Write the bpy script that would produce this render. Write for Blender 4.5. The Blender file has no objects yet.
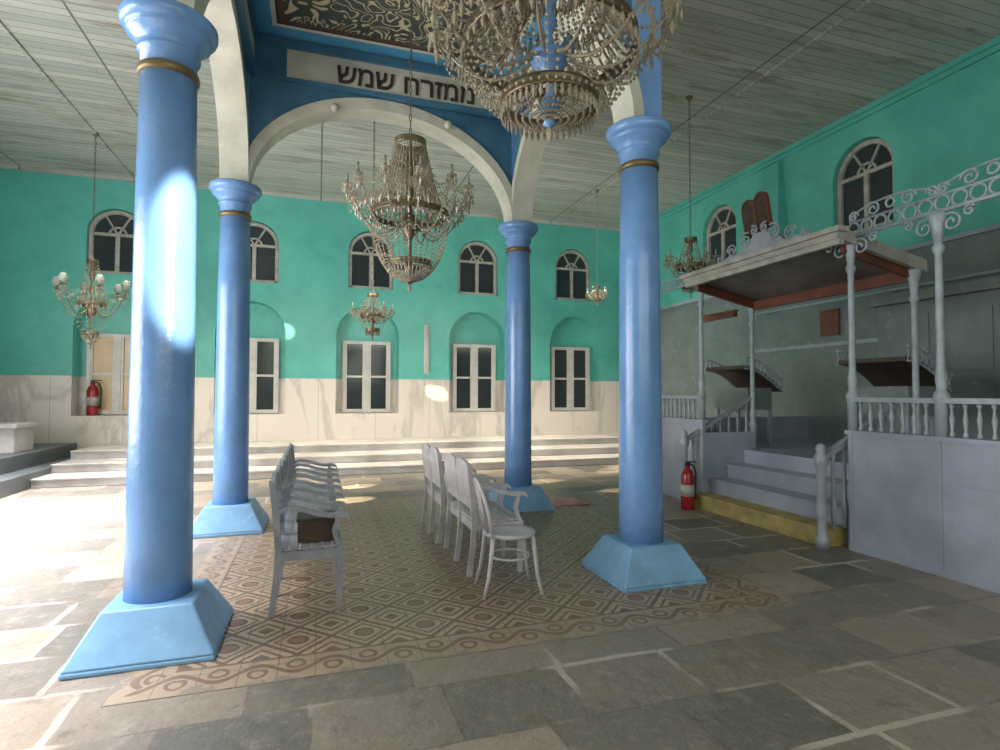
import bpy, bmesh, random
from math import *
from mathutils import Vector, Matrix
random.seed(7)
S=bpy.context.scene
COL=S.collection
S.view_settings.view_transform='Standard'
S.view_settings.look='None'
# ------------------------------------------------------------------ materials
def newmat(name):
    m=bpy.data.materials.new(name);m.use_nodes=True
    nt=m.node_tree;b=nt.nodes['Principled BSDF'];return m,nt,b
def mix(nt,fac,a,b,typ='MIX'):
    n=nt.nodes.new('ShaderNodeMix');n.data_type='RGBA';n.blend_type=typ
    def s(i,v):
        if hasattr(v,'is_output') : nt.links.new(v,n.inputs[i])
        elif isinstance(v,(int,float)): n.inputs[i].default_value=v
        else: n.inputs[i].default_value=(*v,1)
    s(0,fac);s(6,a);s(7,b);return n.outputs[2]
def mth(nt,op,a,b=None,c=None):
    n=nt.nodes.new('ShaderNodeMath');n.operation=op
    for i,v in enumerate((a,b,c)):
        if v is None: continue
        if hasattr(v,'is_output'): nt.links.new(v,n.inputs[i])
        else: n.inputs[i].default_value=v
    return n.outputs[0]
def pos(nt):
    g=nt.nodes.new('ShaderNodeNewGeometry');s=nt.nodes.new('ShaderNodeSeparateXYZ')
    nt.links.new(g.outputs['Position'],s.inputs[0]);return g.outputs['Position'],s.outputs[0],s.outputs[1],s.outputs[2]
def noise(nt,vec,scale,detail=4,rough=.6,dist=0):
    n=nt.nodes.new('ShaderNodeTexNoise');n.inputs['Scale'].default_value=scale;n.inputs['Detail'].default_value=detail
    n.inputs['Roughness'].default_value=rough;n.inputs['Distortion'].default_value=dist
    if vec is not None: nt.links.new(vec,n.inputs['Vector'])
    return n.outputs['Fac']
def ramp(nt,f,a,b):
    return mth(nt,'MULTIPLY',1.0,mth(nt,'SMOOTH_MIN',1.0,mth(nt,'SMOOTH_MAX',0.0,mth(nt,'DIVIDE',mth(nt,'SUBTRACT',f,a),b-a),.05),.05))
def bump(nt,b,h,st=.3,d=.02):
    n=nt.nodes.new('ShaderNodeBump');n.inputs['Strength'].default_value=st;n.inputs['Distance'].default_value=d
    nt.links.new(h,n.inputs['Height']);nt.links.new(n.outputs[0],b.inputs['Normal'])
def paint(name,col,rough=.5,dark=.75,scale=3,metal=0,bs=.15,chip=None,spec=.5):
    m,nt,b=newmat(name);p,x,y,z=pos(nt)
    f=ramp(nt,noise(nt,p,scale),.35,.7)
    c=mix(nt,f,[v*dark for v in col],col)
    if chip:
        g=ramp(nt,noise(nt,p,scale*4,6,.7),.62,.68);c=mix(nt,g,c,chip)
    nt.links.new(c,b.inputs['Base Color']);b.inputs['Roughness'].default_value=rough;b.inputs['Metallic'].default_value=metal
    b.inputs['Specular IOR Level'].default_value=spec
    if bs: bump(nt,b,noise(nt,p,scale*8),bs,.01)
    return m
M={}
M['blue']=paint('blue_gloss_paint',(.165,.34,.66),.2,.78,2.5,bs=.4)
M['base']=paint('blue_base_paint',(.20,.42,.68),.45,.72,3,chip=(.26,.44,.62))
M['dblue']=paint('blue_spandrel_paint',(.06,.20,.33),.5,.6,2)
M['cream']=paint('cream_paint',(.60,.62,.53),.5,.75,3)
M['gold']=paint('aged_gold',(.20,.15,.07),.4,.6,8,.4)
M['wgray']=paint('grey_lilac_paint',(.34,.37,.43),.4,.65,5,chip=(.20,.21,.23))
M['lilac']=paint('pale_lilac_paint',(.54,.53,.57),.4,.72,5,chip=(.38,.36,.34))
M['white']=paint('offwhite_paint',(.60,.60,.57),.4,.8,4)
M['fascia']=paint('grey_white_fascia',(.44,.44,.40),.45,.6,6,chip=(.2,.19,.16))
M['panel']=paint('blue_grey_panel',(.34,.385,.48),.3,.68,1.5,chip=(.28,.32,.38))
M['gwall']=paint('dull_grey_green_wood',(.18,.22,.225),.4,.65,1.5,chip=(.28,.32,.32))
M['roofp']=paint('dull_grey_roof_boards',(.19,.185,.17),.45,.45,2.5)
M['iron']=paint('pale_ironwork',(.34,.42,.47),.4,.7,8)
M['brown']=paint('brown_wood',(.06,.04,.03),.45,.55,5)
M['rbrown']=paint('red_brown_wood',(.17,.055,.03),.45,.6,5)
M['yellow']=paint('worn_yellow_wood',(.46,.37,.14),.6,.55,6,chip=(.28,.25,.17))
M['red']=paint('red_enamel',(.28,.012,.015),.25,.8,5)
M['black']=paint('black_rubber',(.02,.02,.02),.5,.8,5)
M['brass']=paint('aged_brass',(.22,.18,.11),.35,.6,20,.7)
M['grayst']=paint('grey_step_stone',(.10,.12,.13),.5,.7,2)
def glassm(name,col,rough,tr=0,al=1):
    m,nt,b=newmat(name);p,x,y,z=pos(nt)
    c=mix(nt,noise(nt,p,2),[v*.5 for v in col],col);nt.links.new(c,b.inputs['Base Color'])
    b.inputs['Roughness'].default_value=rough;b.inputs['Transmission Weight'].default_value=tr;b.inputs['IOR'].default_value=1.45
    return m
M['pane']=glassm('window_pane',(.035,.05,.055),.12)
M['paneb']=glassm('pane_with_painted_light',(.70,.52,.30),.3)  # warm window light painted into the pane colour
M['crys']=glassm('crystal',(.66,.60,.46),.08,.5)
M['glob']=glassm('glass_shade',(.5,.58,.5),.2,.4)
def marble_col(nt,p):
    mp=nt.nodes.new('ShaderNodeMapping');mp.inputs['Rotation'].default_value=(0,.7,0);mp.inputs['Scale'].default_value=(1,1,.35);nt.links.new(p,mp.inputs[0])
    n=noise(nt,mp.outputs[0],.9,7,.6,.6)
    v=mth(nt,'ABSOLUTE',mth(nt,'SUBTRACT',n,.5));v=ramp(nt,v,.0,.05)
    c=mix(nt,v,(.46,.44,.41),(.63,.60,.55));return c
m,nt,b=newmat('white_marble');p,x,y,z=pos(nt);nt.links.new(marble_col(nt,p),b.inputs['Base Color']);b.inputs['Roughness'].default_value=.35;M['marble']=m
M['stepm']=paint('worn_white_marble_step',(.56,.55,.53),.3,.55,1.2)
def wallmat(name,dado,kind):
    m,nt,b=newmat(name);p,x,y,z=pos(nt)
    f=ramp(nt,noise(nt,p,.9,6,.7),.35,.7)
    c=mix(nt,f,(.07,.36,.31),(.12,.50,.43))
    st=ramp(nt,noise(nt,p,7,6,.75),.66,.74);c=mix(nt,st,c,(.25,.55,.50))
    edge=mth(nt,'LESS_THAN',z,dado)
    if kind=='marble':
        dc=marble_col(nt,p)
        fx=mth(nt,'FRACT',mth(nt,'DIVIDE',x,1.3));ln=mth(nt,'LESS_THAN',fx,.008);dc=mix(nt,ln,dc,(.3,.3,.3))
    else:
        g=ramp(nt,noise(nt,p,1.5,6,.7),.3,.7);dc=mix(nt,g,(.12,.16,.16),(.19,.24,.245))
        st=ramp(nt,noise(nt,p,4,6,.75),.6,.7);dc=mix(nt,st,dc,(.30,.36,.36))
    c=mix(nt,edge,c,dc);nt.links.new(c,b.inputs['Base Color']);b.inputs['Roughness'].default_value=.38
    bump(nt,b,noise(nt,p,5),.25,.02);return m
M['wall']=wallmat('turquoise_wall_marble_dado',1.865,'marble')
M['wallr']=wallmat('turquoise_wall_grey_dado',3.68,'grey')
m,nt,b=newmat('plank_ceiling');p,x,y,z=pos(nt)
yy=mth(nt,'DIVIDE',y,.145);fr=mth(nt,'FRACT',yy);fl=mth(nt,'FLOOR',yy)
ln=mth(nt,'LESS_THAN',fr,.08)
wn=nt.nodes.new('ShaderNodeTexWhiteNoise');wn.noise_dimensions='1D';nt.links.new(fl,wn.inputs['W'])
c=mix(nt,wn.outputs['Value'],(.31,.34,.315),(.43,.46,.43))
mp=nt.nodes.new('ShaderNodeMapping');mp.inputs['Scale'].default_value=(.6,4,1);nt.links.new(p,mp.inputs[0])
st=ramp(nt,noise(nt,mp.outputs[0],1.2,7,.75),.52,.62);c=mix(nt,st,c,(.24,.24,.20))
st=ramp(nt,noise(nt,mp.outputs[0],4,7,.8),.62,.66);c=mix(nt,st,c,(.10,.09,.07))
c=mix(nt,ln,c,(.15,.165,.15))
fx=mth(nt,'FRACT',mth(nt,'DIVIDE',x,2.9));l2=mth(nt,'LESS_THAN',fx,.01);c=mix(nt,l2,c,(.11,.12,.11))
nt.links.new(c,b.inputs['Base Color']);b.inputs['Roughness'].default_value=.5
bump(nt,b,mth(nt,'SUBTRACT',1,ln),.5,.02);M['ceil']=m
# stone floor
m,nt,b=newmat('stone_slab_floor');p,x,y,z=pos(nt)
nz=nt.nodes.new('ShaderNodeTexNoise');nz.inputs['Scale'].default_value=3;nz.inputs['Detail'].default_value=6;nt.links.new(p,nz.inputs['Vector'])
va=nt.nodes.new('ShaderNodeVectorMath');va.operation='MULTIPLY_ADD';nt.links.new(nz.outputs['Color'],va.inputs[0]);va.inputs[1].default_value=(.04,.04,0);nt.links.new(p,va.inputs[2])
br=nt.nodes.new('ShaderNodeTexBrick');nt.links.new(va.outputs[0],br.inputs['Vector'])
br.inputs['Scale'].default_value=1;br.inputs['Brick Width'].default_value=.66;br.inputs['Row Height'].default_value=.5
br.inputs['Mortar Smooth'].default_value=.2;br.offset=.37;br.squash=1.25;br.squash_frequency=3
br.inputs['Color1'].default_value=(.31,.265,.21,1);br.inputs['Color2'].default_value=(.085,.095,.09,1)
gm=ramp(nt,noise(nt,p,.8,3,.5),.48,.57)
nt.links.new(mth(nt,'MULTIPLY_ADD',gm,.014,.008),br.inputs['Mortar Size'])
nt.links.new(mix(nt,gm,(.12,.105,.085),(.46,.42,.36)),br.inputs['Mortar'])
c=br.outputs['Color']
n1=ramp(nt,noise(nt,p,1.1,7,.7),.35,.7);c=mix(nt,mth(nt,'MULTIPLY',n1,.35),c,(.24,.21,.17))
n2=ramp(nt,noise(nt,p,9,8,.8),.52,.64);c=mix(nt,mth(nt,'MULTIPLY',n2,.4),c,(.38,.34,.29))
n3=ramp(nt,noise(nt,p,5,8,.8),.55,.63);c=mix(nt,mth(nt,'MULTIPLY',n3,.5),c,(.07,.065,.055))
nt.links.new(c,b.inputs['Base Color']);b.inputs['Roughness'].default_value=.4
bump(nt,b,noise(nt,p,6,7,.7),.7,.025);M['floor']=m
# tile carpet
TX0,TX1,TY0,TY1=-1.0,3.42,3.28,8.3
m,nt,b=newmat('patterned_cement_tile');p,x,y,z=pos(nt)
s=.40
def fold(c,o): return mth(nt,'ABSOLUTE',mth(nt,'SUBTRACT',mth(nt,'FRACT',mth(nt,'DIVIDE',mth(nt,'SUBTRACT',c,o),s)),.5))
fu=fold(x,TX0+.3);fv=fold(y,TY0+.3)
d=mth(nt,'ADD',fu,fv)
r=mth(nt,'SQRT',mth(nt,'ADD',mth(nt,'MULTIPLY',fu,fu),mth(nt,'MULTIPLY',fv,fv)))
def near(a,v,w): return mth(nt,'LESS_THAN',mth(nt,'ABSOLUTE',mth(nt,'SUBTRACT',a,v)),w)
pt=mth(nt,'MAXIMUM',near(d,.5,.05),near(d,.34,.03))
pt=mth(nt,'MAXIMUM',pt,near(r,.13,.035));pt=mth(nt,'MAXIMUM',pt,mth(nt,'GREATER_THAN',d,.86))
pt=mth(nt,'MAXIMUM',pt,near(d,.72,.035))
inner=mix(nt,pt,(.37,.28,.185),(.115,.095,.075))
inner=mix(nt,mth(nt,'LESS_THAN',r,.09),inner,(.22,.11,.06))
dx=mth(nt,'MINIMUM',mth(nt,'SUBTRACT',x,TX0),mth(nt,'SUBTRACT',TX1,x))
dy=mth(nt,'MINIMUM',mth(nt,'SUBTRACT',y,TY0),mth(nt,'SUBTRACT',TY1,y))
dd=mth(nt,'MINIMUM',dx,dy)
sp=nt.nodes.new('ShaderNodeMix');sp.data_type='FLOAT'
nt.links.new(mth(nt,'LESS_THAN',dx,dy),sp.inputs[0]);nt.links.new(x,sp.inputs[2]);nt.links.new(y,sp.inputs[3])
alg=sp.outputs[0]
sn=mth(nt,'MULTIPLY',mth(nt,'SINE',mth(nt,'MULTIPLY',alg,2*pi/.4)),.06)
vn=mth(nt,'LESS_THAN',mth(nt,'ABSOLUTE',mth(nt,'SUBTRACT',mth(nt,'SUBTRACT',dd,.15),sn)),.022)
fa=mth(nt,'SUBTRACT',mth(nt,'FRACT',mth(nt,'DIVIDE',alg,.2)),.5)
fb=mth(nt,'DIVIDE',mth(nt,'ADD',mth(nt,'SUBTRACT',dd,.15),mth(nt,'MULTIPLY',sn,.6)),.2)
rr=mth(nt,'SQRT',mth(nt,'ADD',mth(nt,'MULTIPLY',fa,fa),mth(nt,'MULTIPLY',fb,fb)))
vn=mth(nt,'MAXIMUM',vn,near(rr,.22,.06))
vn=mth(nt,'MAXIMUM',vn,near(dd,.28,.012))
bord=mix(nt,vn,(.31,.25,.175),(.15,.10,.065))
c=mix(nt,mth(nt,'LESS_THAN',dd,.29),inner,bord)
def jl(cc,o): return mth(nt,'LESS_THAN',mth(nt,'FRACT',mth(nt,'DIVIDE',mth(nt,'SUBTRACT',cc,o),.2)),.025)
c=mix(nt,mth(nt,'MAXIMUM',jl(x,TX0),jl(y,TY0)),c,(.12,.105,.08))
n1=ramp(nt,noise(nt,p,1.8,7,.7),.4,.75);c=mix(nt,mth(nt,'MULTIPLY',n1,.5),c,(.23,.195,.15))
n2=ramp(nt,noise(nt,p,7,8,.8),.56,.64);c=mix(nt,mth(nt,'MULTIPLY',n2,.5),c,(.12,.10,.08))
we=mth(nt,'LESS_THAN',dd,mth(nt,'MULTIPLY',ramp(nt,noise(nt,p,5,6,.7),.45,.7),.12));c=mix(nt,we,c,(.20,.18,.145))
nt.links.new(c,b.inputs['Base Color']);b.inputs['Roughness'].default_value=.38
bump(nt,b,noise(nt,p,8),.3,.01);M['tile']=m
CX,CY=.85,5.65
m,nt,b=newmat('painted_coffer_ceiling');p,x,y,z=pos(nt)
ax=mth(nt,'SUBTRACT',1.75,mth(nt,'ABSOLUTE',mth(nt,'SUBTRACT',x,CX)))
ay=mth(nt,'SUBTRACT',1.48,mth(nt,'ABSOLUTE',mth(nt,'SUBTRACT',y,CY)))
dd=mth(nt,'MINIMUM',ax,ay)
n=noise(nt,p,3.4,0,.4,2.2)
sc=mth(nt,'LESS_THAN',mth(nt,'ABSOLUTE',mth(nt,'SUBTRACT',mth(nt,'FRACT',mth(nt,'MULTIPLY',n,4)),.5)),.14)
c=mix(nt,sc,(.035,.055,.05),(.46,.42,.28))
def band(c,a,bb,col):
    f=mth(nt,'MULTIPLY',mth(nt,'GREATER_THAN',dd,a),mth(nt,'LESS_THAN',dd,bb));return mix(nt,f,c,col)
c=band(c,-1,.10,(.05,.10,.11));c=band(c,.10,.17,(.55,.58,.52));c=band(c,.17,.36,(.08,.34,.56));c=band(c,.36,.41,(.55,.56,.48))
c=band(c,.41,.44,(.03,.03,.03));c=band(c,.44,.50,(.09,.05,.04))
nt.links.new(c,b.inputs['Base Color']);b.inputs['Roughness'].default_value=.5;M['coffer']=m

# ------------------------------------------------------------------ mesh builder
class MB:
    def __init__(s): s.v=[];s.f=[];s.m=[];s.s=[]
    def add(s,vs,fs,mat=0,sm=False):
        o=len(s.v);s.v+=[tuple(v) for v in vs]
        for f in fs: s.f.append([i+o for i in f]);s.m.append(mat);s.s.append(sm)
    def box(s,a,b,mat=0,R=None):
        x0,y0,z0=a;x1,y1,z1=b
        vs=[(x0,y0,z0),(x1,y0,z0),(x1,y1,z0),(x0,y1,z0),(x0,y0,z1),(x1,y0,z1),(x1,y1,z1),(x0,y1,z1)]
        if R is not None: vs=[R@Vector(v) for v in vs]
        s.add(vs,[(3,2,1,0),(4,5,6,7),(0,1,5,4),(1,2,6,5),(2,3,7,6),(3,0,4,7)],mat)
        return s
    def hexa(s,bot,top,mat=0):
        n=len(bot);s.add(list(bot)+list(top),[tuple(range(n))[::-1],tuple(range(n,2*n))]+[(i,(i+1)%n,n+(i+1)%n,n+i) for i in range(n)],mat);return s
    def cyl(s,p0,p1,r0,r1=None,seg=12,mat=0):
        r1=r0 if r1 is None else r1;return s.tube([p0,p1],[r0,r1],seg,mat)
    def tube(s,pts,r,seg=8,mat=0,closed=False):
        pts=[Vector(p) for p in pts];n=len(pts)
        rs=r if isinstance(r,(list,tuple)) else [r]*n
        vs=[];prev=None
        for i,p in enumerate(pts):
            if closed: t=pts[(i+1)%n]-pts[i-1]
            else: t=pts[min(i+1,n-1)]-pts[max(i-1,0)]
            if t.length<1e-9: t=Vector((0,0,1))
            t.normalize()
            if prev is None:
                a=Vector((0,0,1)) if abs(t.z)<.9 else Vector((1,0,0))
                u=t.cross(a).normalized()
            else:
                u=(prev-t*prev.dot(t))
                u=u.normalized() if u.length>1e-6 else t.orthogonal().normalized()
            prev=u;w=t.cross(u)
            for k in range(seg):
                a=2*pi*k/seg;vs.append(p+(u*cos(a)+w*sin(a))*rs[i])
        fs=[]
        for i in range(n if closed else n-1):
            j=(i+1)%n
            for k in range(seg): fs.append((i*seg+k,i*seg+(k+1)%seg,j*seg+(k+1)%seg,j*seg+k))
        s.add(vs,fs,mat,True)
        if not closed:
            o=len(s.v)-len(vs)
            s.f.append([o+k for k in range(seg)][::-1]);s.m.append(mat);s.s.append(False)
            s.f.append([o+(n-1)*seg+k for k in range(seg)]);s.m.append(mat);s.s.append(False)
        return s
    def lathe(s,prof,cx=0,cy=0,seg=32,mat=0,sm=True,rot=0,cap=True):
        vs=[];n=len(prof)
        for r,z in prof:
            for k in range(seg):
                a=2*pi*k/seg+rot;vs.append((cx+r*cos(a),cy+r*sin(a),z))
        fs=[]
        for i in range(n-1):
            for k in range(seg): fs.append((i*seg+k,i*seg+(k+1)%seg,(i+1)*seg+(k+1)%seg,(i+1)*seg+k))
        s.add(vs,fs,mat,sm)
        o=len(s.v)-len(vs)
        if cap:
            for i,rev in ((0,True),(n-1,False)):
                if prof[i][0]>1e-4:
                    l=[o+i*seg+k for k in range(seg)];s.f.append(l[::-1] if rev else l);s.m.append(mat);s.s.append(False)
        return s
    def prism(s,poly,w0,w1,mat=0,F=None):
        F=F or (lambda u,w,v:(u,w,v))
        s.hexa([F(u,w0,v) for u,v in poly],[F(u,w1,v) for u,v in poly],mat);return s
    def strip(s,inn,out,w0,w1,mat=0,F=None):
        F=F or (lambda u,w,v:(u,w,v))
        n=len(inn);vs=[]
        for (a,b),(c,d) in zip(inn,out): vs+=[F(a,w0,b),F(c,w0,d),F(c,w1,d),F(a,w1,b)]
        fs=[]
        for i in range(n-1):
            o=i*4;q=o+4
            for k in range(4): fs.append((o+k,o+(k+1)%4,q+(k+1)%4,q+k))
        fs+=[(0,1,2,3),(n*4-1,n*4-2,n*4-3,n*4-4)]
        s.add(vs,fs,mat);return s
    def octa(s,c,r,h,mat=0):
        x,y,z=c;vs=[(x+r,y,z),(x,y+r,z),(x-r,y,z),(x,y-r,z),(x,y,z+h),(x,y,z-h)]
        s.add(vs,[(0,1,4),(1,2,4),(2,3,4),(3,0,4),(1,0,5),(2,1,5),(3,2,5),(0,3,5)],mat);return s
    def ball(s,c,r,mat=0,seg=12,sz=1):
        n=7;return s.lathe([(max(1e-5,r*sin(pi*i/n)),c[2]-r*sz*cos(pi*i/n)) for i in range(n+1)],c[0],c[1],seg,mat)
    def obj(s,name,mats,parent=None,loc=(0,0,0),rot=(0,0,0),bev=0,**kw):
        me=bpy.data.meshes.new(name);me.from_pydata(s.v,[],s.f)
        for m in (mats if isinstance(mats,(list,tuple)) else [mats]): me.materials.append(m)
        for p,mi,sm in zip(me.polygons,s.m,s.s): p.material_index=mi;p.use_smooth=sm
        bm=bmesh.new();bm.from_mesh(me);bmesh.ops.recalc_face_normals(bm,faces=bm.faces);bm.to_mesh(me);bm.free();me.update()
        o=bpy.data.objects.new(name,me);COL.objects.link(o);o.location=loc;o.rotation_euler=rot
        if parent is not None: o.parent=parent
        if bev:
            md=o.modifiers.new('bevel','BEVEL');md.width=bev;md.segments=2;md.limit_method='ANGLE'
        for k,v in kw.items(): o[k]=v
        return o
def empty(name,loc,rot=0,**kw):
    o=bpy.data.objects.new(name,None);COL.objects.link(o);o.location=loc;o.rotation_euler=(0,0,rot);o.empty_display_size=.1
    for k,v in kw.items(): o[k]=v
    return o
def arc(cx,cz,a,b,t0,t1,n): return [(cx+a*cos(t0+(t1-t0)*i/n),cz+b*sin(t0+(t1-t0)*i/n)) for i in range(n+1)]
def archpath(w,h,n=20,z0=0):
    r=w/2;return [(r,z0)]+arc(0,h-r,r,r,0,pi,n)+[(-r,z0)]

# ------------------------------------------------------------------ camera
cam=bpy.data.objects.new('camera',bpy.data.cameras.new('camera'));COL.objects.link(cam);S.camera=cam
yaw,pt_,ro,f=.3122,.0311,.0020,563.1
F=Vector((sin(yaw)*cos(pt_),cos(yaw)*cos(pt_),sin(pt_)));R0=Vector((cos(yaw),-sin(yaw),0));U0=R0.cross(F)
R=R0*cos(ro)+U0*sin(ro);U=-R0*sin(ro)+U0*cos(ro)
mw=Matrix((R,U,-F)).transposed().to_4x4();mw.translation=(0,0,1.55);cam.matrix_world=mw
cam.data.sensor_width=36;cam.data.lens=36*f/1000;cam.data.clip_start=.05

# ------------------------------------------------------------------ room
XL,XR,YF,YB,HC=-6.15,8.29,-3.5,13.73,6.1
def boolcut(o,cuts):
    for c in cuts:
        md=o.modifiers.new('b','BOOLEAN');md.object=c;md.operation='DIFFERENCE';md.solver='EXACT'
    dg=bpy.context.evaluated_depsgraph_get();me=bpy.data.meshes.new_from_object(o.evaluated_get(dg))
    o.modifiers.clear();o.data=me
    for c in cuts: bpy.data.objects.remove(c)
UPX=[-4.1,-1.42,1.18,3.84,6.5]; NX=[-4.1,-1.45,1.12,3.83,6.55]
RY=[10.14,6.75,3.36]
wb=MB().box((XL-.3,YB,-.1),(XR+.3,YB+.6,HC+.1)).obj('wall_back',M['wall'],kind='structure')
cuts=[]
for c in UPX: cuts.append(MB().prism(archpath(1.06,1.4),-.05,.18).obj('cut',M['wall'],loc=(c,YB,4.03)))
for c in NX: cuts.append(MB().prism(archpath(1.46,2.55),-.05,.38).obj('cut',M['wall'],loc=(c,YB,1.05)))
boolcut(wb,cuts)
wr=MB().box((XR,YF-.3,-.1),(XR+.5,YB+.3,HC+.1)).obj('wall_right',M['wallr'],kind='structure')
Fr=lambda u,w,v:(w,u,v)
cuts=[MB().prism(archpath(1.06,1.5),-.05,.18,F=Fr).obj('cut',M['wallr'],loc=(XR,c,4.15)) for c in RY]
boolcut(wr,cuts)
MB().box((XL-.3,YF-.3,-.1),(XL,YB+.3,HC+.1)).obj('wall_left',M['wall'],kind='structure')
MB().box((XL-.3,YF-.3,-.1),(XR+.3,YF,HC+.1)).obj('wall_front',M['wall'],kind='structure')
MB().box((XL-.3,YF-.3,-.2),(XR+.3,YB+.3,0)).obj('floor',M['floor'],kind='structure')
MB().box((XL-.3,YF-.3,HC),(XR+.3,YB+.3,HC+.2)).obj('ceiling',M['ceil'],kind='structure')
MB().box((TX0,TY0,0),(TX1,TY1,.003)).obj('trim_1',M['tile'],kind='structure')
MB().box((XL,YB-.07,HC-.07),(XR,YB,HC)).obj('trim_2',M['ceil'],kind='structure')
MB().box((XR-.10,YF,HC-.08),(XR,YB,HC)).box((XR-.05,YF,HC-.15),(XR,YB,HC-.08)).obj('trim_3',M['wall'],kind='structure')
MB().box((XR-.04,YF,3.66),(XR,YB,3.72)).obj('trim_4',M['panel'],kind='structure')
MB().box((XR-.03,YF,2.35),(XR,9.2,2.41)).box((XR-.03,YF,3.1),(XR,9.2,3.14)).obj('trim_5',M['iron'],kind='structure')
MB().box((XL,YB-.03,1.84),(NX[0]-.73,YB,1.88)).obj('trim_6',M['marble'],kind='structure')
SX0=-4.35
MB().box((SX0,10.9,0),(XR,YB,.15)).box((SX0,11.6,.15),(XR,YB,.30)).box((SX0,12.4,.30),(XR,YB,.45)).box((SX0,10.87,.12),(XR,11,.155)).box((SX0,11.57,.27),(XR,11.7,.305)).box((SX0,12.37,.42),(XR,12.5,.455)).obj('trim_7',M['stepm'],kind='structure',bev=.01)
MB().box((XL,3,0),(-4.7,YB,.50)).box((-4.7,3,0),(SX0,YB,.25)).obj('trim_8',M['grayst'],kind='structure',bev=.01)
MB().box((-3.8,YF,HC-.03),(-3.76,YB,HC)).obj('trim_9',M['ceil'],kind='structure')
MB().box((6.0,YF,HC-.03),(6.04,YB,HC)).obj('trim_10',M['ceil'],kind='structure')
MB().hexa([(XR-.35,8.15,3.7),(XR,8.15,3.7),(XR,8.85,3.7),(XR-.35,8.85,3.7)],[(XR-.1,8.35,5.9),(XR,8.35,5.9),(XR,8.7,5.9),(XR-.1,8.7,5.9)]).obj('trim_11',M['wall'],kind='structure')

wn_=[0]
def window(loc,w,h,arched,F,pm='pane'):
    wn_[0]+=1
    b=MB();t=.075
    if arched:
        o=archpath(w,h);i=archpath(w-2*t,h-t,z0=0)
        b.strip(i,o,-.02,.06,F=F)
        r=w/2;sp=h-r
        b.prism([(-r+t*.5,0),(r-t*.5,0),(r-t*.5,t),(-r+t*.5,t)],-.02,.06,F=F)
        b.prism([(-r+t*.5,sp-.03),(r-t*.5,sp-.03),(r-t*.5,sp+.03),(-r+t*.5,sp+.03)],-.01,.05,F=F)
        b.prism([(-.04,t),(.04,t),(.04,sp),(-.04,sp)],-.015,.05,F=F)
        for a in (pi/3,2*pi/3):
            dx,dz=cos(a),sin(a);nx,nz=-dz*.018,dx*.018
            b.prism([(nx,sp+nz),(dx*(r-t*.6)+nx,sp+dz*(r-t*.6)+nz),(dx*(r-t*.6)-nx,sp+dz*(r-t*.6)-nz),(-nx,sp-nz)],0,.04,F=F)
        b.strip(arc(0,sp,.14,.14,0,pi,10),arc(0,sp,.18,.18,0,pi,10),0,.04,F=F)
        pane=MB().prism(archpath(w-.04,h-.02),.03,.05,F=F)
    else:
        x=w/2
        for q in ([(-x,0),(x,0),(x,t),(-x,t)],[(-x,h-t),(x,h-t),(x,h),(-x,h)],[(-x,t),(-x+t,t),(-x+t,h-t),(-x,h-t)],[(x-t,t),(x,t),(x,h-t),(x-t,h-t)],[(-.055,t),(.055,t),(.055,h-t),(-.055,h-t)]):
            b.prism(q,-.03,.06,F=F)
        for c in (-1,1):
            xa,xb=(c*.05,c*(x-t+.02)) if c>0 else (-(x-t+.02),-.05)
            b.prism([(xa,t),(xa+.05,t),(xa+.05,h-t),(xa,h-t)],-.01,.05,F=F);b.prism([(xb-.05,t),(xb,t),(xb,h-t),(xb-.05,h-t)],-.01,.05,F=F)
            b.prism([(xa,h*.5-.025),(xb,h*.5-.025),(xb,h*.5+.025),(xa,h*.5+.025)],0,.05,F=F)
        pane=MB().prism([(-x+.02,.02),(x-.02,.02),(x-.02,h-.02),(-x+.02,h-.02)],.03,.05,F=F)
    o=b.obj('window_%d'%wn_[0],M['fascia' if arched else 'white'],loc=loc,kind='structure')
    pane.obj('window_pane',M[pm],parent=o)
Fb=lambda u,w,v:(u,w,v)
for c in UPX: window((c,YB+.11,4.03),1.04,1.38,True,Fb)
for i,c in enumerate(NX): window((c,YB+.31,1.07),1.14,1.72,False,Fb,'paneb' if i==0 else 'pane')
for c in RY: window((XR+.11,c,4.15),1.04,1.48,True,Fr)

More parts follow.
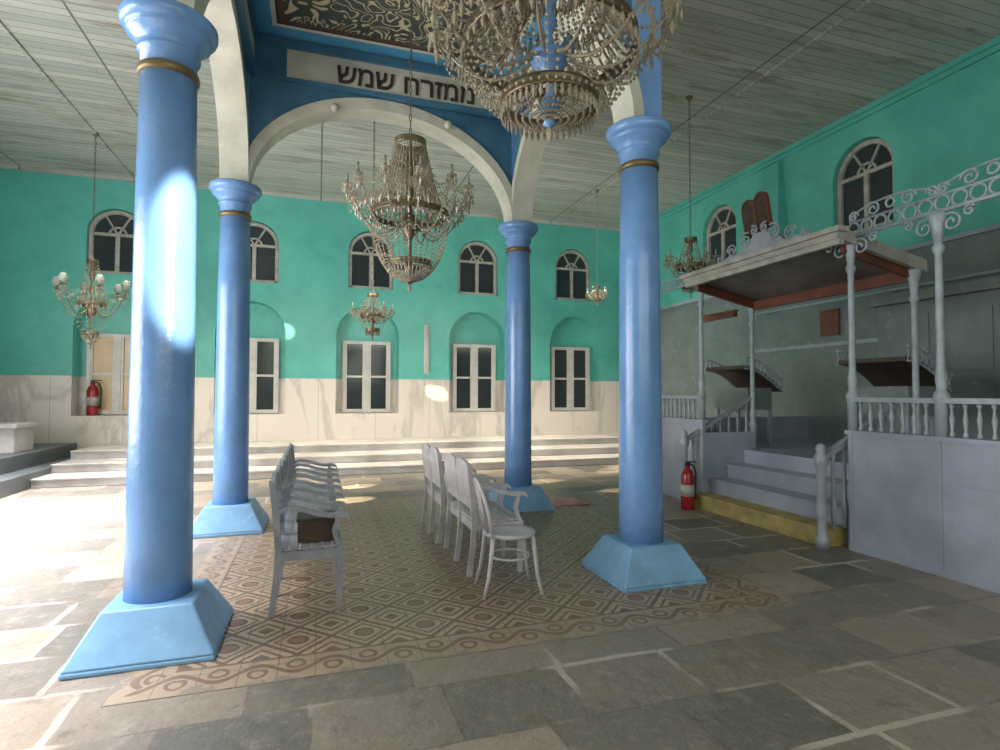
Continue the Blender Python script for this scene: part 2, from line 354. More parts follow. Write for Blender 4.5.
# ------------------------------------------------------------------ columns
cols=[(-.929,4.015),(2.643,4.254),(-.933,7.069),(2.609,7.274)]
ZRS=[3.56,3.50,3.57,3.50]
ZCS=[z+.35 for z in ZRS]
lab=['glossy light-blue round column with sunlit patch on truncated pyramid base','glossy light-blue round column on blue base beside bentwood chair','light-blue round column on pyramid base near the white marble steps','light-blue round column on pyramid base behind the painted benches']
for (x,y),lb,ZR in zip(cols,lab,ZRS):
    e=empty('column',(x,y,0),label=lb,category='column',group='blue columns of the arcade')
    h=.38;q=.235;hb=.30
    MB().hexa([(-h,-h,0),(h,-h,0),(h,h,0),(-h,h,0)],[(-h,-h,.035),(h,-h,.035),(h,h,.035),(-h,h,.035)]).hexa([(-h,-h,.035),(h,-h,.035),(h,h,.035),(-h,h,.035)],[(-q,-q,hb),(q,-q,hb),(q,q,hb),(-q,q,hb)]).obj('base',M['base'],e,bev=.012)
    MB().lathe([(.186,hb-.02),(.184,.6),(.178,1.6),(.170,2.7),(.160,ZR-.03)],seg=48).obj('shaft',M['blue'],e)
    MB().lathe([(.160,ZR-.03),(.174,ZR-.02),(.177,ZR),(.174,ZR+.02),(.160,ZR+.03)],seg=40).obj('ring',M['gold'],e)
    MB().lathe([(.160,ZR+.03),(.160,ZR+.11),(.178,ZR+.12),(.18,ZR+.135),(.17,ZR+.145),(.178,ZR+.17),(.20,ZR+.20),(.235,ZR+.23),(.24,ZR+.235),(.24,ZR+.26),(.25,ZR+.262),(.272,ZR+.285),(.278,ZR+.30),(.278,ZR+.335),(.262,ZR+.352)],seg=40).obj('capital',M['blue'],e)
# ------------------------------------------------------------------ arcade canopy
ac=empty('arcade_canopy',(CX,CY,0),label='blue and cream arched canopy with painted ceiling on four columns',category='arcade')
def L(p): return (p[0]-CX,p[1]-CY)
pairs=[(0,1),(2,3),(0,2),(1,3)]
for a,b_ in pairs:
    A=Vector(L(cols[a]));B=Vector(L(cols[b_]));d=(B-A);Ln=d.length;d.normalize();n=Vector((-d.y,d.x))
    ZC=ZCS[b_];ZA=ZCS[a]
    F2=lambda u,w,v,A=A,d=d,n=n:(A.x+d.x*u+n.x*w,A.y+d.y*u+n.y*w,v)
    aa=Ln/2-.15;o=.14;RISE=5.05-(ZC+ZA)/2
    def shear(pp): return [(u,v+(ZA-ZC)*(1-u/Ln)) for u,v in pp]
    inn=shear(arc(Ln/2,ZC,aa,RISE,0,pi,40));out=shear(arc(Ln/2,ZC,aa+o*.75,RISE+o,0,pi,40))
    MB().prism([(Ln,ZC),(Ln,HC),(0,HC),(0,ZA)]+out[::-1],-.12,.12,F=F2).obj('spandrel',M['dblue'],ac)
    MB().strip(inn,out,-.15,.15,F=F2).obj('archivolt',M['cream'],ac)
for c,ZC in zip(cols,ZCS):
    x,y=L(c);MB().box((x-.14,y-.14,ZC),(x+.14,y+.14,HC)).obj('pier',M['blue'],ac)
xi0,xi1=-.93+.12-CX,2.62-.12-CX;yi0,yi1=4.13+.12-CY,7.16-.12-CY
fz0,fz1=5.24,5.60
MB().box((xi0,yi1-.06,fz0),(xi1,yi1,fz1)).box((xi0,yi0,fz0),(xi1,yi0+.06,fz1)).box((xi0,yi0+.06,fz0),(xi0+.06,yi1-.06,fz1)).box((xi1-.06,yi0+.06,fz0),(xi1,yi1-.06,fz1)).obj('frieze',M['cream'],ac)
MB().box((xi0-.05,yi0-.05,5.72),(xi1+.05,yi1+.08,5.76)).obj('ceiling_panel',M['coffer'],ac)
for z,w,hh in ((5.60,.10,.10),(5.20,.09,.05)):
    b=MB()
    b.box((xi0,yi1-w,z),(xi1,yi1,z+hh)).box((xi0,yi0,z),(xi1,yi0+w,z+hh)).box((xi0,yi0+w,z),(xi0+w,yi1-w,z+hh)).box((xi1-w,yi0+w,z),(xi1,yi1-w,z+hh))
    b.obj('moulding',M['dblue'],ac)
def text(body,size,loc,rot,mat,parent,name='inscription',ext=.004,**kw):
    c=bpy.data.curves.new(name,'FONT');c.body=body;c.size=size;c.extrude=ext;c.align_x='CENTER';c.align_y='CENTER';c.offset=size*.018
    o=bpy.data.objects.new(name,c);COL.objects.link(o);dg=bpy.context.evaluated_depsgraph_get();dg.update()
    me=bpy.data.meshes.new_from_object(o.evaluated_get(dg));bpy.data.objects.remove(o)
    me.materials.clear();me.materials.append(mat)
    o=bpy.data.objects.new(name,me);COL.objects.link(o);o.location=loc;o.rotation_euler=rot;o.parent=parent
    for k,v in kw.items(): o[k]=v
    return o
text('ממזרח שמש'[::-1],.34,(1.04-CX,yi1-.07,5.40),(pi/2,0,0),M['brown'],ac,label='dark painted Hebrew inscription')
for c in (.15,1.55):
    MB().ball((c-CX,yi1-.06,4.98),.05).cyl((c-CX,yi1-.06,4.98),(c-CX,yi1+.1,5.02),.02).obj('finial',M['cream'],ac)

# ------------------------------------------------------------------ chandeliers
def chandelier(x,y,zb,R,H,ztop,narm,lb,dens=1,shades=False,cl='chandelier',stem_mat='brass',ringf=.62,nst=26,tier=False):
    e=empty('chandelier',(x,y,0),label=lb,category=cl)
    zr=zb+H*.42; zt=zb+H*.92; rr=R*ringf
    c=MB();n=max(3,int((ztop-zt)/.07))
    st=(ztop-zt)/n
    for i in range(n):
        z=zt+st*(i+.5);a=(i%2)*pi/2
        pts=[(cos(a)*.012*cos(t),sin(a)*.012*cos(t),z+st*.6*sin(t)) for t in [2*pi*k/8 for k in range(8)]]
        c.tube(pts,.0045,4,closed=True)
    c.lathe([(.05,ztop),(.05,ztop-.02),(.015,ztop-.07)],seg=12).obj('chain',M['brass'],e)
    c=MB();h=zt-zb
    prof=[(0.002,0),(.03*R/.5,.02),(.015,.06),(.05*R/.5,.12),(.02,.2),(.02,.3),(.07*R/.5,.36),(.09*R/.5,.42),(.03,.48),(.015,.55),(.04,.62),(.015,.7),(.05*R/.5,.8),(.02,.9),(.008,1)]
    c.lathe([(r,zb+t*h) for r,t in prof],seg=16).obj('stem',M[stem_mat],e)
    for r,z in ((rr,zr),(rr*.4,zt-H*.06),(rr*.55,zb+H*.12)):
        c=MB()
        c.lathe([(r-.008,z-.012),(r+.012,z-.012),(r+.009,z+.0),(r+.006,z+.03),(r+.010,z+.042),(r-.008,z+.042),(r-.008,z-.012)],seg=36,cap=False)
        c.obj('ring',M['brass'],e)
    def armmesh():
        c=MB();pts=[]
        for i in range(15):
            t=i/14;pts.append((.04+(R-.04)*t,0,zr-.02-sin(t*pi*1.0)*H*.13*(1-t*.2)+(t**3)*H*.16))
        c.tube(pts,[.011-.004*i/14 for i in range(15)],6)
        zz=pts[-1][2]
        c.lathe([(.005,zz-.01),(.045,zz+.01),(.05,zz+.02),(.012,zz+.025),(.014,zz+.05)],R,0,12)
        if shades:
            c.lathe([(.02,zz+.04),(.06,zz+.07),(.075,zz+.13),(.05,zz+.18),(.045,zz+.2)],R,0,14,1)
        else: c.cyl((R,0,zz+.04),(R,0,zz+.12),.012,seg=8,mat=1)
        c.tube([(R*.45+.07*cos(t)*(1-t/9),0,zr+.05+.07*sin(t)*(1-t/9)) for t in [k*.45 for k in range(16)]],.005,5)
        return c,zz
    c,zz=armmesh()
    a0=c.obj('arm',[M['crys'] if not shades else M['brass'],M['glob']],e)
    for k in range(1,narm):
        a=a0.copy();COL.objects.link(a);a.parent=e;a.rotation_euler=(0,0,2*pi*k/narm)
    c=MB();bs=.011*(R/.55)**.5
    def strand(p,q,sag,nb,b=bs):
        for i in range(nb+1):
            t=i/nb;v=p.lerp(q,t);v.z-=sag*4*t*(1-t)
            c.octa(v,b,b*1.15)
    top=zt-H*.06
    for k in range(nst):
        a=2*pi*k/nst;d=Vector((cos(a),sin(a),0))
        nb=int(22*dens*H/.9)
        strand(d*rr*.4+Vector((0,0,top)),d*rr+Vector((0,0,zr)),H*.07,max(8,nb))
        m_=max(7,int(14*dens*H/.9))
        for i in range(m_+1):
            t=i/m_;r=rr*cos(t*pi/2)*.97+.02;c.octa(d*r+Vector((0,0,zr-(zr-zb-.04)*sin(t*pi/2))),bs*.95,bs*1.1)
        c.octa(d*(rr+.015)+Vector((0,0,zr-.05)),.014,.035)
        c.octa(d*(rr*.56)+Vector((0,0,zb+H*.12-.045)),.012,.035)
        if tier:
            for (tr,tz) in ((rr*.62,zr+H*.17),(rr*.42,zr+H*.34),(R*.86,zr+.02)):
                c.octa(d*tr+Vector((0,0,tz)),.016,.05);c.octa(d*tr+Vector((0,0,tz+.06)),.012,.014)
                c.octa(d*tr*.8+Vector((0,0,tz+.05)),.012,.014)
    for k in range(narm):
        a=2*pi*k/narm;a2=2*pi*(k+1)/narm
        p=Vector((R*cos(a),R*sin(a),zz));q=Vector((R*cos(a2),R*sin(a2),zz))
        strand(p,q,H*.12,12)
        strand(p,q,H*.06,12)
        strand(p,Vector((rr*.4*cos(a),rr*.4*sin(a),top)),H*.2,18)
        strand(p,Vector((rr*cos(a),rr*sin(a),zr)),H*.1,8)
        for j in range(6):
            b2=a+j*pi/3;c.octa(p+Vector((.045*cos(b2),.045*sin(b2),-.035)),.010,.04)
        c.octa(p+Vector((0,0,-.09)),.016,.045)
    c.octa((0,0,zb-.03),.022,.05)
    c.obj('crystal_drops',M['crys'],e,kind='stuff')
    return e
chandelier(1.10,2.6,2.89,.60,.95,HC,12,'large crystal chandelier with bead basket and glass arms',1.2,stem_mat='blue',ringf=.72,nst=44,tier=True)
chandelier(.84,5.5,2.60,.60,1.62,5.72,12,'tiered crystal chandelier hanging at the centre of the canopy',1.1,nst=36,tier=True)
chandelier(.80,9.0,2.42,.30,.75,HC,6,'small crystal chandelier hanging beyond the arcade',.8,nst=14)
chandelier(-3.78,11.5,2.35,.52,1.7,HC,6,'hanging lamp with curved arms and frosted glass shades',.5,True,ringf=.4,nst=16)
chandelier(5.38,7.22,3.05,.36,.95,HC,8,'small crystal chandelier beside the wooden canopy',.9,nst=20)
chandelier(5.91,11.24,3.55,.22,.4,HC,5,'tiny crystal chandelier near the back wall',.5,nst=8)

# ------------------------------------------------------------------ seat row
def seatrow(loc,n,pitch,lb,open_back=True,name='bench',h=.95,grp=None,mat='wgray'):
    e=empty(name,loc,label=lb,category='bench')
    if grp: e['group']=grp
    D=.44;Lt=n*pitch;bt=-.045
    leg=MB()
    leg.hexa([(D-.045,-.018,0),(D-.012,-.018,0),(D-.012,.018,0),(D-.045,.018,0)],[(D-.055,-.024,.44),(D-.005,-.024,.44),(D-.005,.024,.44),(D-.055,.024,.44)])
    fl=leg.obj('leg',M[mat],e)
    bk=MB();pts=[(-.04,0),(-.01,.25),(.0,.45),(-.015,.65),(bt,h-.02)]
    inn=[(x+.022,z) for x,z in pts];out=[(x-.022,z) for x,z in pts]
    bk.strip(inn,out,-.018,.018)
    bl=bk.obj('leg',M[mat],e)
    ar=MB();ap=[(-.02,.72),(.06,.74),(.15,.725),(.25,.69),(.34,.67),(.41,.675),(.46,.665),(.475,.64)]
    ar.strip([(x,z+.014) for x,z in ap],[(x,z-.016) for x,z in ap],-.030,.030)
    sp=[(D-.03,.44),(D-.055,.50),(D-.07,.56),(D-.05,.62),(D-.05,.67)]
    ar.strip([(x-.016,z) for x,z in sp],[(x+.016,z) for x,z in sp],-.016,.016)
    am=ar.obj('armrest',M[mat],e)
    for i in range(1,n+1):
        for o in (fl,bl,am):
            q=o.copy();COL.objects.link(q);q.parent=e;q.location=(0,i*pitch,0)
    st=MB()
    for k in range(6):
        st.box((.0+k*.073,0,.435+.008*abs(k-2.5)/2.5),(.063+k*.073,Lt,.452+.008*abs(k-2.5)/2.5))
    st.box((D-.04,0,.36),(D-.015,Lt,.435)).box((.0,0,.36),(.02,Lt,.435)).box((0,-.012,.37),(D-.02,.012,.435)).obj('seat',M[mat],e)
    bb=MB()
    for i in range(n):
        y0=i*pitch;y1=(i+1)*pitch
        poly=[(y0,h-.15)]+[(y0+(y1-y0)*k/10,h-.02+.03*sin(pi*k/10)) for k in range(11)]+[(y1,h-.15)]
        bb.prism(poly,bt-.012,bt+.014,F=Fr)
        bb.prism([(y0,.56),(y1,.56),(y1,.61),(y0,.61)],-.028,-.004,F=Fr)
        if open_back:
            for k in range(4):
                yc=y0+(y1-y0)*(k+.5)/4
                bb.hexa([(-.025,yc-.02,.60),(-.008,yc-.02,.60),(-.008,yc+.02,.60),(-.025,yc+.02,.60)],[(bt-.008,yc-.02,h-.14),(bt+.01,yc-.02,h-.14),(bt+.01,yc+.02,h-.14),(bt-.008,yc+.02,h-.14)])
        else:
            bb.hexa([(-.025,y0,.60),(-.008,y0,.60),(-.008,y1,.60),(-.025,y1,.60)],[(bt-.008,y0,h-.14),(bt+.01,y0,h-.14),(bt+.01,y1,h-.14),(bt-.008,y1,h-.14)])
    bb.obj('backrest',M[mat],e)
    return e
seatrow((-.25,4.23,.003),7,.41,'long grey-lilac painted row of seven joined armchairs')
seatrow((1.27,4.64,.003),2,.46,'pale painted two-seat bench with curved back beside the bentwood chair',False,grp='pale benches facing the platform',mat='lilac')
seatrow((1.24,5.75,.003),2,.46,'pale painted two-seat bench behind the nearer bench',False,grp='pale benches facing the platform',mat='lilac')
MB().box((-.13,-.12,0),(.13,.12,.15)).box((-.14,-.13,.15),(.14,.13,.17)).obj('box',M['brown'],loc=(-.0,4.45,.466),label='brown wooden box standing on the painted seat row',category='box',bev=.005)

e=empty('chair',(1.45,4.24,.003),rot=-.08,label='pale bentwood chair with round seat and hooped back',category='chair')
s_=.45
MB().lathe([(.001,s_-.012),(.17,s_-.012),(.2,s_-.02),(.205,s_),(.195,s_+.015),(.16,s_+.004),(.001,s_+.002)],seg=32).obj('seat',M['lilac'],e)
for sx,sy in ((1,1),(1,-1)):
    MB().tube([(sx*.15,sy*.14,s_-.01),(sx*.165,sy*.155,.3),(sx*.18,sy*.165,.15),(sx*.215,sy*.18,0)],[.018,.017,.015,.012],10).obj('leg',M['lilac'],e)
for sy in (1,-1):
    MB().tube([(-.165,sy*.145,s_-.0),(-.18,sy*.15,.3),(-.20,sy*.16,.15),(-.24,sy*.175,0)],[.018,.017,.015,.012],10).obj('leg',M['lilac'],e)
hp=[]
for k in range(25):
    t=pi*k/24;hp.append((-.17-.10*max(0,sin(t))**.7,.165*cos(t),s_+.42*max(0,sin(t))**.55))
bk=MB().tube(hp,.015,8)
for yy in (-.05,.0,.05): bk.cyl((-.185,yy,s_+.0),(-.268,yy*1.3,s_+.405),.009,seg=6)
bk.obj('backrest',M['lilac'],e)
MB().tube([(.155*cos(2*pi*k/28),.155*sin(2*pi*k/28),.27) for k in range(28)],.009,8,closed=True).obj('stretcher',M['lilac'],e)
MB().box((-.25,-.22,0),(.3,.3,.008)).obj('mat',M['red'],loc=(3.30,7.3,.003),label='small dark red mat on the tiled floor beside a column',category='mat')

# ------------------------------------------------------------------ wooden platform (right)
XP=5.05;YN=2.2;YO0,YO1=4.31,6.55;YE=7.9;DK=.75
e=empty('wooden_platform',(XP,5.4,0),label='blue-grey panelled wooden platform with balustrade and central steps',category='platform')
X0,Y0=XP,5.4
def bx(mb,a,b,mat=0): return mb.box((a[0]-X0,a[1]-Y0,a[2]),(b[0]-X0,b[1]-Y0,b[2]),mat)
mb=MB();bx(mb,(XP,YN,0),(XP+.05,YO0,1.14));bx(mb,(XP-.02,YN,1.14),(XP+.08,YO0+.02,1.18));bx(mb,(XP-.014,YN,0),(XP,YO0,.05))
for yy in (2.6,3.43,4.27): bx(mb,(XP-.012,yy-.012,.05),(XP,yy+.012,1.14))
bx(mb,(XP-.006,YN,.78),(XP,YO0,.79))
mb.obj('panel',M['panel'],e)
mb=MB();bx(mb,(XP,YO1,0),(XP+.05,YE,1.14));bx(mb,(XP-.02,YO1-.02,1.14),(XP+.08,YE,1.18));mb.obj('panel',M['panel'],e)
mb=MB();bx(mb,(XP+.05,YE-.05,0),(XR,YE,1.14));mb.obj('panel',M['panel'],e)
mb=MB();bx(mb,(XP+.05,YO0-.05,0),(5.95,YO0-.001,1.0));mb.obj('panel',M['panel'],e)
mb=MB();bx(mb,(XP+.05,YO1+.001,0),(5.95,YO1+.05,1.0));mb.obj('panel',M['panel'],e)
mb=MB();bx(mb,(5.75,YO0,DK-.05),(XR,YO1,DK));bx(mb,(XP+.05,YN,DK-.05),(XR,YO0-.05,DK));bx(mb,(XP+.05,YO1+.05,DK-.05),(XR,YE-.05,DK));bx(mb,(5.75,YO0,0),(5.8,YO1,DK-.05))
mb.obj('deck',M['panel'],e)
for i,(x0,x1,z) in enumerate(((4.88,5.15,.1875),(5.15,5.45,.375),(5.45,5.75,.5625))):
    mb=MB();ya=YO0+.12 if i==0 else YO0+.01
    bx(mb,(x0,ya,0),(x1+.02,YO1-.01,z-.03));bx(mb,(x0-.02,ya,z-.03),(x1+.02,YO1-.01,z),1 if i==0 else 0)
    mb.obj('step',[M['yellow'],M['yellow']] if i==0 else M['panel'],e)
bal=MB().lathe([(.012,0),(.02,.01),(.02,.03),(.01,.05),(.018,.12),(.022,.15),(.012,.2),(.01,.24),(.02,.26),(.02,.29)],seg=10)
b0=bal.obj('baluster',M['iron'],e,loc=(.03,YN+.1-Y0,1.18))
ys=[YN+.1+.105*k for k in range(1,20) if YN+.1+.105*k<YO0-.08]+[YO1+.12+.105*k for k in range(0,12)]
for yv in ys:
    q=b0.copy();COL.objects.link(q);q.parent=e;q.location=(.03,yv-Y0,1.18)
mb=MB();bx(mb,(XP-.01,YN,1.465),(XP+.07,YO0,1.51));mb.obj('handrail',M['iron'],e)
mb=MB();bx(mb,(XP-.01,YO1,1.465),(XP+.07,YE,1.51));mb.obj('handrail',M['iron'],e)
for yv in (4.40,6.62):
    mb=MB();mb.lathe([(.065,0),(.065,.12),(.045,.14),(.045,.3),(.06,.36),(.045,.45),(.045,.8),(.065,.84),(.065,.92),(.04,.95),(.05,1.0),(.03,1.04),(.001,1.05)],4.8-X0,yv-Y0,16)
    mb.obj('newel_post',M['wgray'],e)
    mb=MB();y=yv-Y0
    mb.hexa([(4.8-X0,y-.03,.86),(5.95-X0,y-.03,1.46),(5.95-X0,y+.03,1.46),(4.8-X0,y+.03,.86)],[(4.8-X0,y-.03,.92),(5.95-X0,y-.03,1.52),(5.95-X0,y+.03,1.52),(4.8-X0,y+.03,.92)])
    mb.obj('handrail',M['wgray'],e)
    for k in range(7):
        xx=4.95+.15*k;zb=.1875 if xx<5.15 else (.375 if xx<5.45 else (.5625 if xx<5.75 else DK))
        zt=.87+(xx-4.8)/1.15*.6
        MB().lathe([(.022,zb),(.022,zb+.1),(.034,zb+.2),(.02,zb+.3),(.016,zt-.1),(.026,zt)],xx-X0,y,10).obj('baluster',M['wgray'],e)
# ------------------------------------------------------------------ wooden canopy with ironwork
e=empty('canopy',(XP,5.3,0),label='carved wooden canopy on slender posts with scroll ironwork',category='canopy');Y0=5.3
XB=6.05
def post(x,y,z0=1.18,z1=3.10):
    MB().lathe([(.05,z0),(.05,z0+.3),(.06,z0+.32),(.06,z0+.36),(.035,z0+.4),(.045,z0+.5),(.032,z0+.6),(.028,z1-.35),(.045,z1-.32),(.045,z1-.28),(.03,z1-.26),(.05,z1-.1),(.075,z1-.03),(.075,z1)],x-X0,y-Y0,14).obj('post',M['iron'],e)
for yv in (4.27,3.43,2.6,6.6,7.75): post(XP+.03,yv)
post(XB-.1,4.27,DK,2.85);post(XB-.1,6.6,DK,2.85)
mb=MB();mb.hexa([(4.9-X0,4.25-Y0,3.10),(XB-X0,4.25-Y0,2.87),(XB-X0,6.6-Y0,2.87),(4.9-X0,6.6-Y0,3.10)],[(4.9-X0,4.25-Y0,3.16),(XB-X0,4.25-Y0,2.93),(XB-X0,6.6-Y0,2.93),(4.9-X0,6.6-Y0,3.16)])
mb.obj('roof',M['roofp'],e)
mb=MB();bx(mb,(4.84,4.2,3.08),(4.92,6.65,3.14));bx(mb,(4.80,4.16,3.14),(4.94,6.69,3.19));bx(mb,(4.86,4.2,3.02),(4.92,6.65,3.08))
for ya,yb in ((4.2,4.26),(6.59,6.65)):
    mb.hexa([(4.92-X0,ya-Y0,3.06),(XB-X0,ya-Y0,2.82),(XB-X0,yb-Y0,2.82),(4.92-X0,yb-Y0,3.06)],[(4.92-X0,ya-Y0,3.18),(XB-X0,ya-Y0,2.95),(XB-X0,yb-Y0,2.95),(4.92-X0,yb-Y0,3.18)])
mb.obj('fascia',M['fascia'],e)
mb=MB()
for ya in (4.27,6.53):
    mb.hexa([(5.0-X0,ya-Y0,2.96),(XB-.1-X0,ya-Y0,2.76),(XB-.1-X0,ya+.05-Y0,2.76),(5.0-X0,ya+.05-Y0,2.96)],[(5.0-X0,ya-Y0,3.06),(XB-.1-X0,ya-Y0,2.88),(XB-.1-X0,ya+.05-Y0,2.88),(5.0-X0,ya+.05-Y0,3.06)])
bx(mb,(XB-.12,4.3,2.74),(XB-.06,6.55,2.86))
mb.obj('beam',M['rbrown'],e)
mb=MB();yc=5.25
def sc2(mb,y,z,r,turns,dirn,rt=.012,ph=0,x=4.85):
    pts=[]
    for k in range(int(turns*14)+1):
        t=k/14*2*pi;rr=r*(1-t/(turns*2*pi)*.85);pts.append((x-X0,y-Y0+dirn*rr*cos(t+ph),z+rr*sin(t+ph)))
    mb.tube(pts,rt,6)
pf=[(-.6,3.19),(-.6,3.22),(-.48,3.27),(-.36,3.24),(-.27,3.33),(-.17,3.32),(-.1,3.42),(.1,3.42),(.17,3.32),(.27,3.33),(.36,3.24),(.48,3.27),(.6,3.22),(.6,3.19)]
mb.prism([(u+yc-Y0,v) for u,v in pf],4.86-X0,4.90-X0,F=Fr)
for sgn in (-1,1):
    sc2(mb,yc+sgn*.45,3.30,.085,1.7,sgn);sc2(mb,yc+sgn*.22,3.37,.10,1.8,-sgn,ph=1);sc2(mb,yc+sgn*.66,3.24,.06,1.5,sgn,ph=2);sc2(mb,yc+sgn*.08,3.46,.06,1.5,sgn,ph=1)
mb.obj('crest',M['wgray'],e)
tb=MB()
for sgn in (-1,1):
    c=sgn*.10
    tb.prism([(c+u,v) for u,v in archpath(.19,.46,12)],-.02,.02,F=Fr)
t0=tb.obj('tablets',M['brown'],e,loc=(4.93-X0,yc+.08-Y0,3.44),rot=(-.18,0,0))
fr_=MB()
for sgn in (-1,1):
    c=sgn*.10;fr_.strip([(c+u,v) for u,v in archpath(.17,.45,12)],[(c+u,v) for u,v in archpath(.20,.465,12)],-.028,.024,F=Fr)
fr_.obj('tablet_frame',M['rbrown'],t0)
for c,ws in ((-.10,['אנכי','לא יהיה','לא תשא','זכור','כבד']),(.10,['לא תרצח','לא תנאף','לא תגנב','לא תענה','לא תחמד'])):
    for i,w in enumerate(ws):
        text(w[::-1],.05,(-.024,c,.36-.075*i),(pi/2,0,-pi/2),M['gold'],t0,ext=.001)
mb=MB();X1=XP+.03-X0
def bar(y0,y1,z0,z1,r=.014): mb.cyl((X1,y0-Y0,z0),(X1,y1-Y0,z1),r,seg=6)
bar(YN,4.27,3.12,3.12,.02);bar(YN,4.27,3.26,3.26,.012)
def ring(y,z,r,rt=.011): mb.tube([(X1,y-Y0+r*cos(2*pi*k/20),z+r*sin(2*pi*k/20)) for k in range(20)],rt,6,closed=True)
def scr(y,z,r,turns,d,ph=0,rt=.011):
    pts=[]
    for k in range(int(turns*14)+1):
        t=k/14*2*pi;rr=r*(1-t/(turns*2*pi)*.85);pts.append((X1,y-Y0+d*rr*cos(t+ph),z+rr*sin(t+ph)))
    mb.tube(pts,rt,6)
yy=YN+.07
while yy<4.25: ring(yy,3.19,.06);yy+=.14
for c in (3.85,3.0,2.3):
    scr(c+.17,3.33,.075,1.6,1);scr(c-.17,3.33,.075,1.6,-1)
    scr(c+.38,3.31,.055,1.4,-1);scr(c-.38,3.31,.055,1.4,1);ring(c,3.34,.04)
    mb.tube([(X1,c-Y0+.42*cos(pi*k/16),3.27+.13*sin(pi*k/16)) for k in range(17)],.010,6)
for yv in (4.27,3.43,2.6):
    for d in (1,-1):
        scr(yv+d*.11,3.0,.09,1.5,-d,.5);scr(yv+d*.25,3.06,.05,1.4,d,.5)
mb.obj('ironwork',M['iron'],e)
mb=MB();bar(6.6,7.75,3.12,3.12,.02);bar(6.6,7.75,3.26,3.26,.012)
yy=6.7
while yy<7.75: ring(yy,3.19,.06);yy+=.14
mb.obj('ironwork',M['iron'],e)
MB().box((-.04,-.45,-.05),(.04,.45,.05)).box((-.05,-.47,.05),(.05,.47,.07)).obj('shelf_board',M['rbrown'],loc=(7.0,8.6,2.95),label='red-brown wooden board fixed beyond the canopy',category='board')
def desk(loc,rot,lb):
    e=empty('reading_desk',loc,rot=rot,label=lb,category='desk')
    for sx in (-1,1):
        for sy in (-1,1): MB().box((sx*.33-.025,sy*.2-.025,0),(sx*.33+.025,sy*.2+.025,.55)).obj('leg',M['panel'],e)
    n=10;mb=MB()
    inn=[(-.34+.68*k/n,.82+.34*sin(pi/2*k/n)) for k in range(n+1)];out=[(u,v+.05) for u,v in inn]
    mb.strip(inn,out,-.42,.42,F=Fr);mb.obj('top',M['brown'],e)
    MB().box((-.36,-.22,.55),(.36,.22,.88)).obj('body',M['gwall'],e)
    for sx in (-1,1):
        mb=MB()
        x=sx*.44;mb.tube([(x,u,v+.17) for u,v in inn],.012,6);mb.tube([(x,u,v) for u,v in inn],.012,6)
        for k in range(n):
            (u,v),(u2,v2)=inn[k],inn[k+1]
            mb.tube([(x,u,v),(x,u2,v2+.17)],.007,5);mb.tube([(x,u2,v2),(x,u,v+.17)],.007,5)
        mb.obj('rail',M['iron'],e)
desk((6.5,4.95,DK),pi/2,'dark-topped wooden reading desk with pale lattice rails')
desk((6.3,7.2,DK),pi/2,'dark-topped reading desk with pale rails near the stair rail')
e=empty('ark_cabinet',(XR-.16,5.4,DK),label='grey painted ark cabinet with double panelled doors against the wall',category='cabinet')
MB().box((-.12,-.9,0),(.13,.9,2.1)).box((-.2,-1.0,2.1),(.11,1.0,2.25)).obj('body',M['gwall'],e,bev=.01)
for sgn in (-1,1):
    d=MB();a,b2=(.02,.75) if sgn>0 else (-.75,-.02)
    d.box((-.16,a,.1),(-.12,b2,2.0)).box((-.18,a+.1,.2),(-.16,b2-.1,.95)).box((-.18,a+.1,1.1),(-.16,b2-.1,1.9)).obj('door',M['gwall'],e)
MB().box((-.02,-.18,-.22),(.02,.18,.22)).obj('picture',M['rbrown'],loc=(XR-.03,7.35,2.75),label='small red-brown framed panel hung on the grey wall',category='picture')

def ext(loc,lb,s=1.0):
    e=empty('fire_extinguisher',loc,label=lb,category='fire extinguisher');e.scale=(s,s,s)
    MB().lathe([(.075,0),(.08,.02),(.08,.40),(.06,.46),(.03,.49),(.03,.52)],seg=20).obj('cylinder',M['red'],e)
    MB().box((-.025,-.02,.52),(.025,.02,.56)).box((-.02,-.015,.56),(.12,.015,.575)).obj('valve',M['black'],e)
    MB().tube([(.03,0,.54),(.09,0,.52),(.12,0,.42),(.11,0,.2),(.10,0,.12)],[.011,.011,.011,.012,.02],8).obj('hose',M['black'],e)
    MB().lathe([(.0815,.16),(.0815,.3)],seg=20).obj('band',M['fascia'],e)
ext((4.72,6.44,0),'red fire extinguisher standing beside the wooden steps',1.1)
ext((-4.50,YB+.14,1.05),'red fire extinguisher on a sill beside a bright window',1.3)
MB().box((-.06,-.05,0),(.06,0,1.2)).cyl((0,-.08,.03),(0,-.08,1.17),.03,seg=10).obj('tube_lamp',M['white'],loc=(2.52,YB,2.0),label='vertical white fluorescent tube fitting on turquoise wall',category='lamp')
MB().box((-.55,-.35,0),(.55,.35,.42)).box((-.6,-.4,.42),(.6,.4,.5)).obj('stone_bench',M['stepm'],loc=(-5.45,12.0,.50),label='white marble bench block on the grey stone ledge',category='bench',bev=.01)

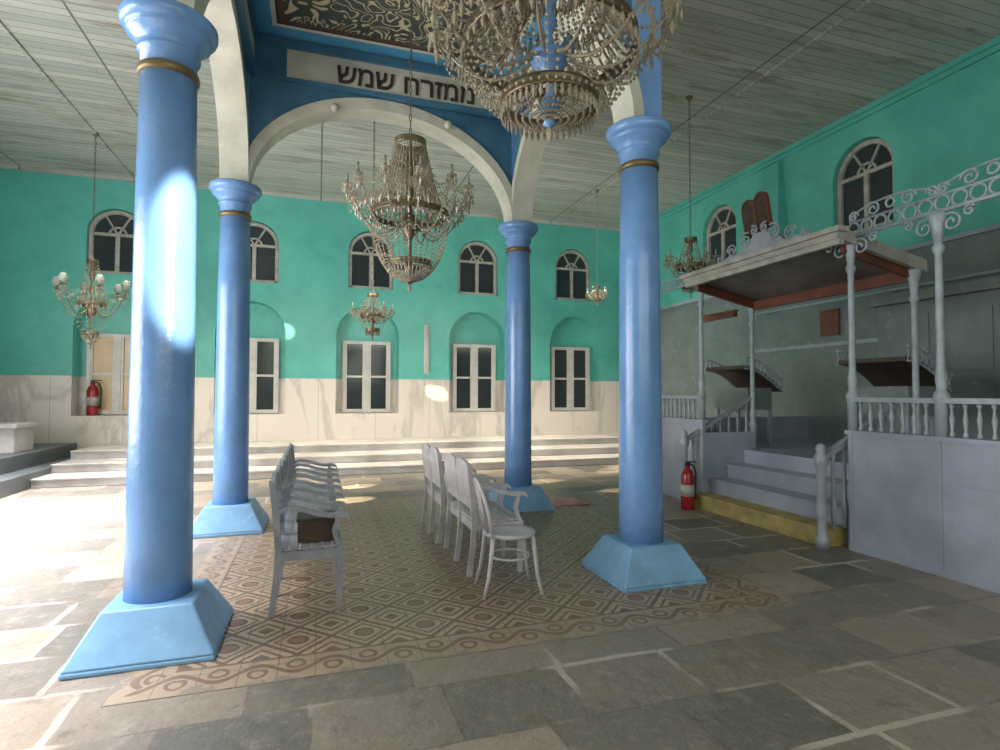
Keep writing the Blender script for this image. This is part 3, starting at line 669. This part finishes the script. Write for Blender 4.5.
# ------------------------------------------------------------------ lights
def area(loc,tgt,sx,sy,e,col,spread=180):
    l=bpy.data.lights.new('daylight_fill','AREA');l.shape='RECTANGLE';l.size=sx;l.size_y=sy;l.energy=e;l.color=col;l.spread=radians(spread)
    o=bpy.data.objects.new('daylight_fill',l);COL.objects.link(o);o.location=loc
    o.rotation_euler=(Vector(tgt)-Vector(loc)).to_track_quat('-Z','Y').to_euler();return o
def spot(loc,tgt,e,ang,col=(1,.93,.8),bl=.15,r=.03,sc=None,roll=0):
    l=bpy.data.lights.new('sunbeam','SPOT');l.energy=e;l.spot_size=radians(ang);l.spot_blend=bl;l.color=col;l.shadow_soft_size=r
    o=bpy.data.objects.new('sunbeam',l);COL.objects.link(o);o.location=loc
    o.rotation_euler=(Vector(tgt)-Vector(loc)).to_track_quat('-Z','Y').to_euler()
    if sc: o.scale=sc
    return o
area((-6.0,6.0,2.4),(0,6.6,2.2),8,3,900,(1,.94,.90))
area((-3.7,5.4,6.0),(-3.7,5.4,0),2.3,10,1250,(1,.90,.92),60)  # overhead lamp added to stand in for sunlight on the left floor
area((1.5,-3.0,3.6),(1.5,8,2.0),8,3,220,(1,.90,.80))  # front fill lamp added behind the camera
area((2,11.2,5.9),(2,11.9,0),11,1.2,330,(1,.84,.66),60)  # lamp added under the ceiling to brighten the back steps
area((2.5,8.6,3.4),(2.5,13.7,3.2),8,.5,90,(1,.95,.85))  # fill lamp added in mid-room, aimed at the back wall
spot((3.0,-2.0,4.2),(-.86,4.0,2.35),11000,9,(1,.92,.82),.45,sc=(.42,1,1))
W=(1,.80,.52)
spot((-5.8,5,5),(-.75,13.7,2.95),14000,2.2,W,.4)
spot((-5.8,7,5),(2.75,13.7,1.55),18000,2.0,W,.4)
spot((-5.8,3,5),(6.0,10.3,0),40000,2.8,W,.3)
spot((-5.8,6,5),(.45,8.4,0),20000,3.2,W,.3)
spot((-5.8,6.5,5),(.65,9.6,0),20000,2.6,W,.3)
spot((-5.8,8,5),(3.7,9.2,0),20000,2.4,W,.3)
spot((-5.8,8,5),(4.6,8.0,0),20000,1.8,W,.3)
w=bpy.data.worlds.new('w');S.world=w;w.use_nodes=True;w.node_tree.nodes['Background'].inputs[0].default_value=(.6,.75,.8,1);w.node_tree.nodes['Background'].inputs[1].default_value=.3
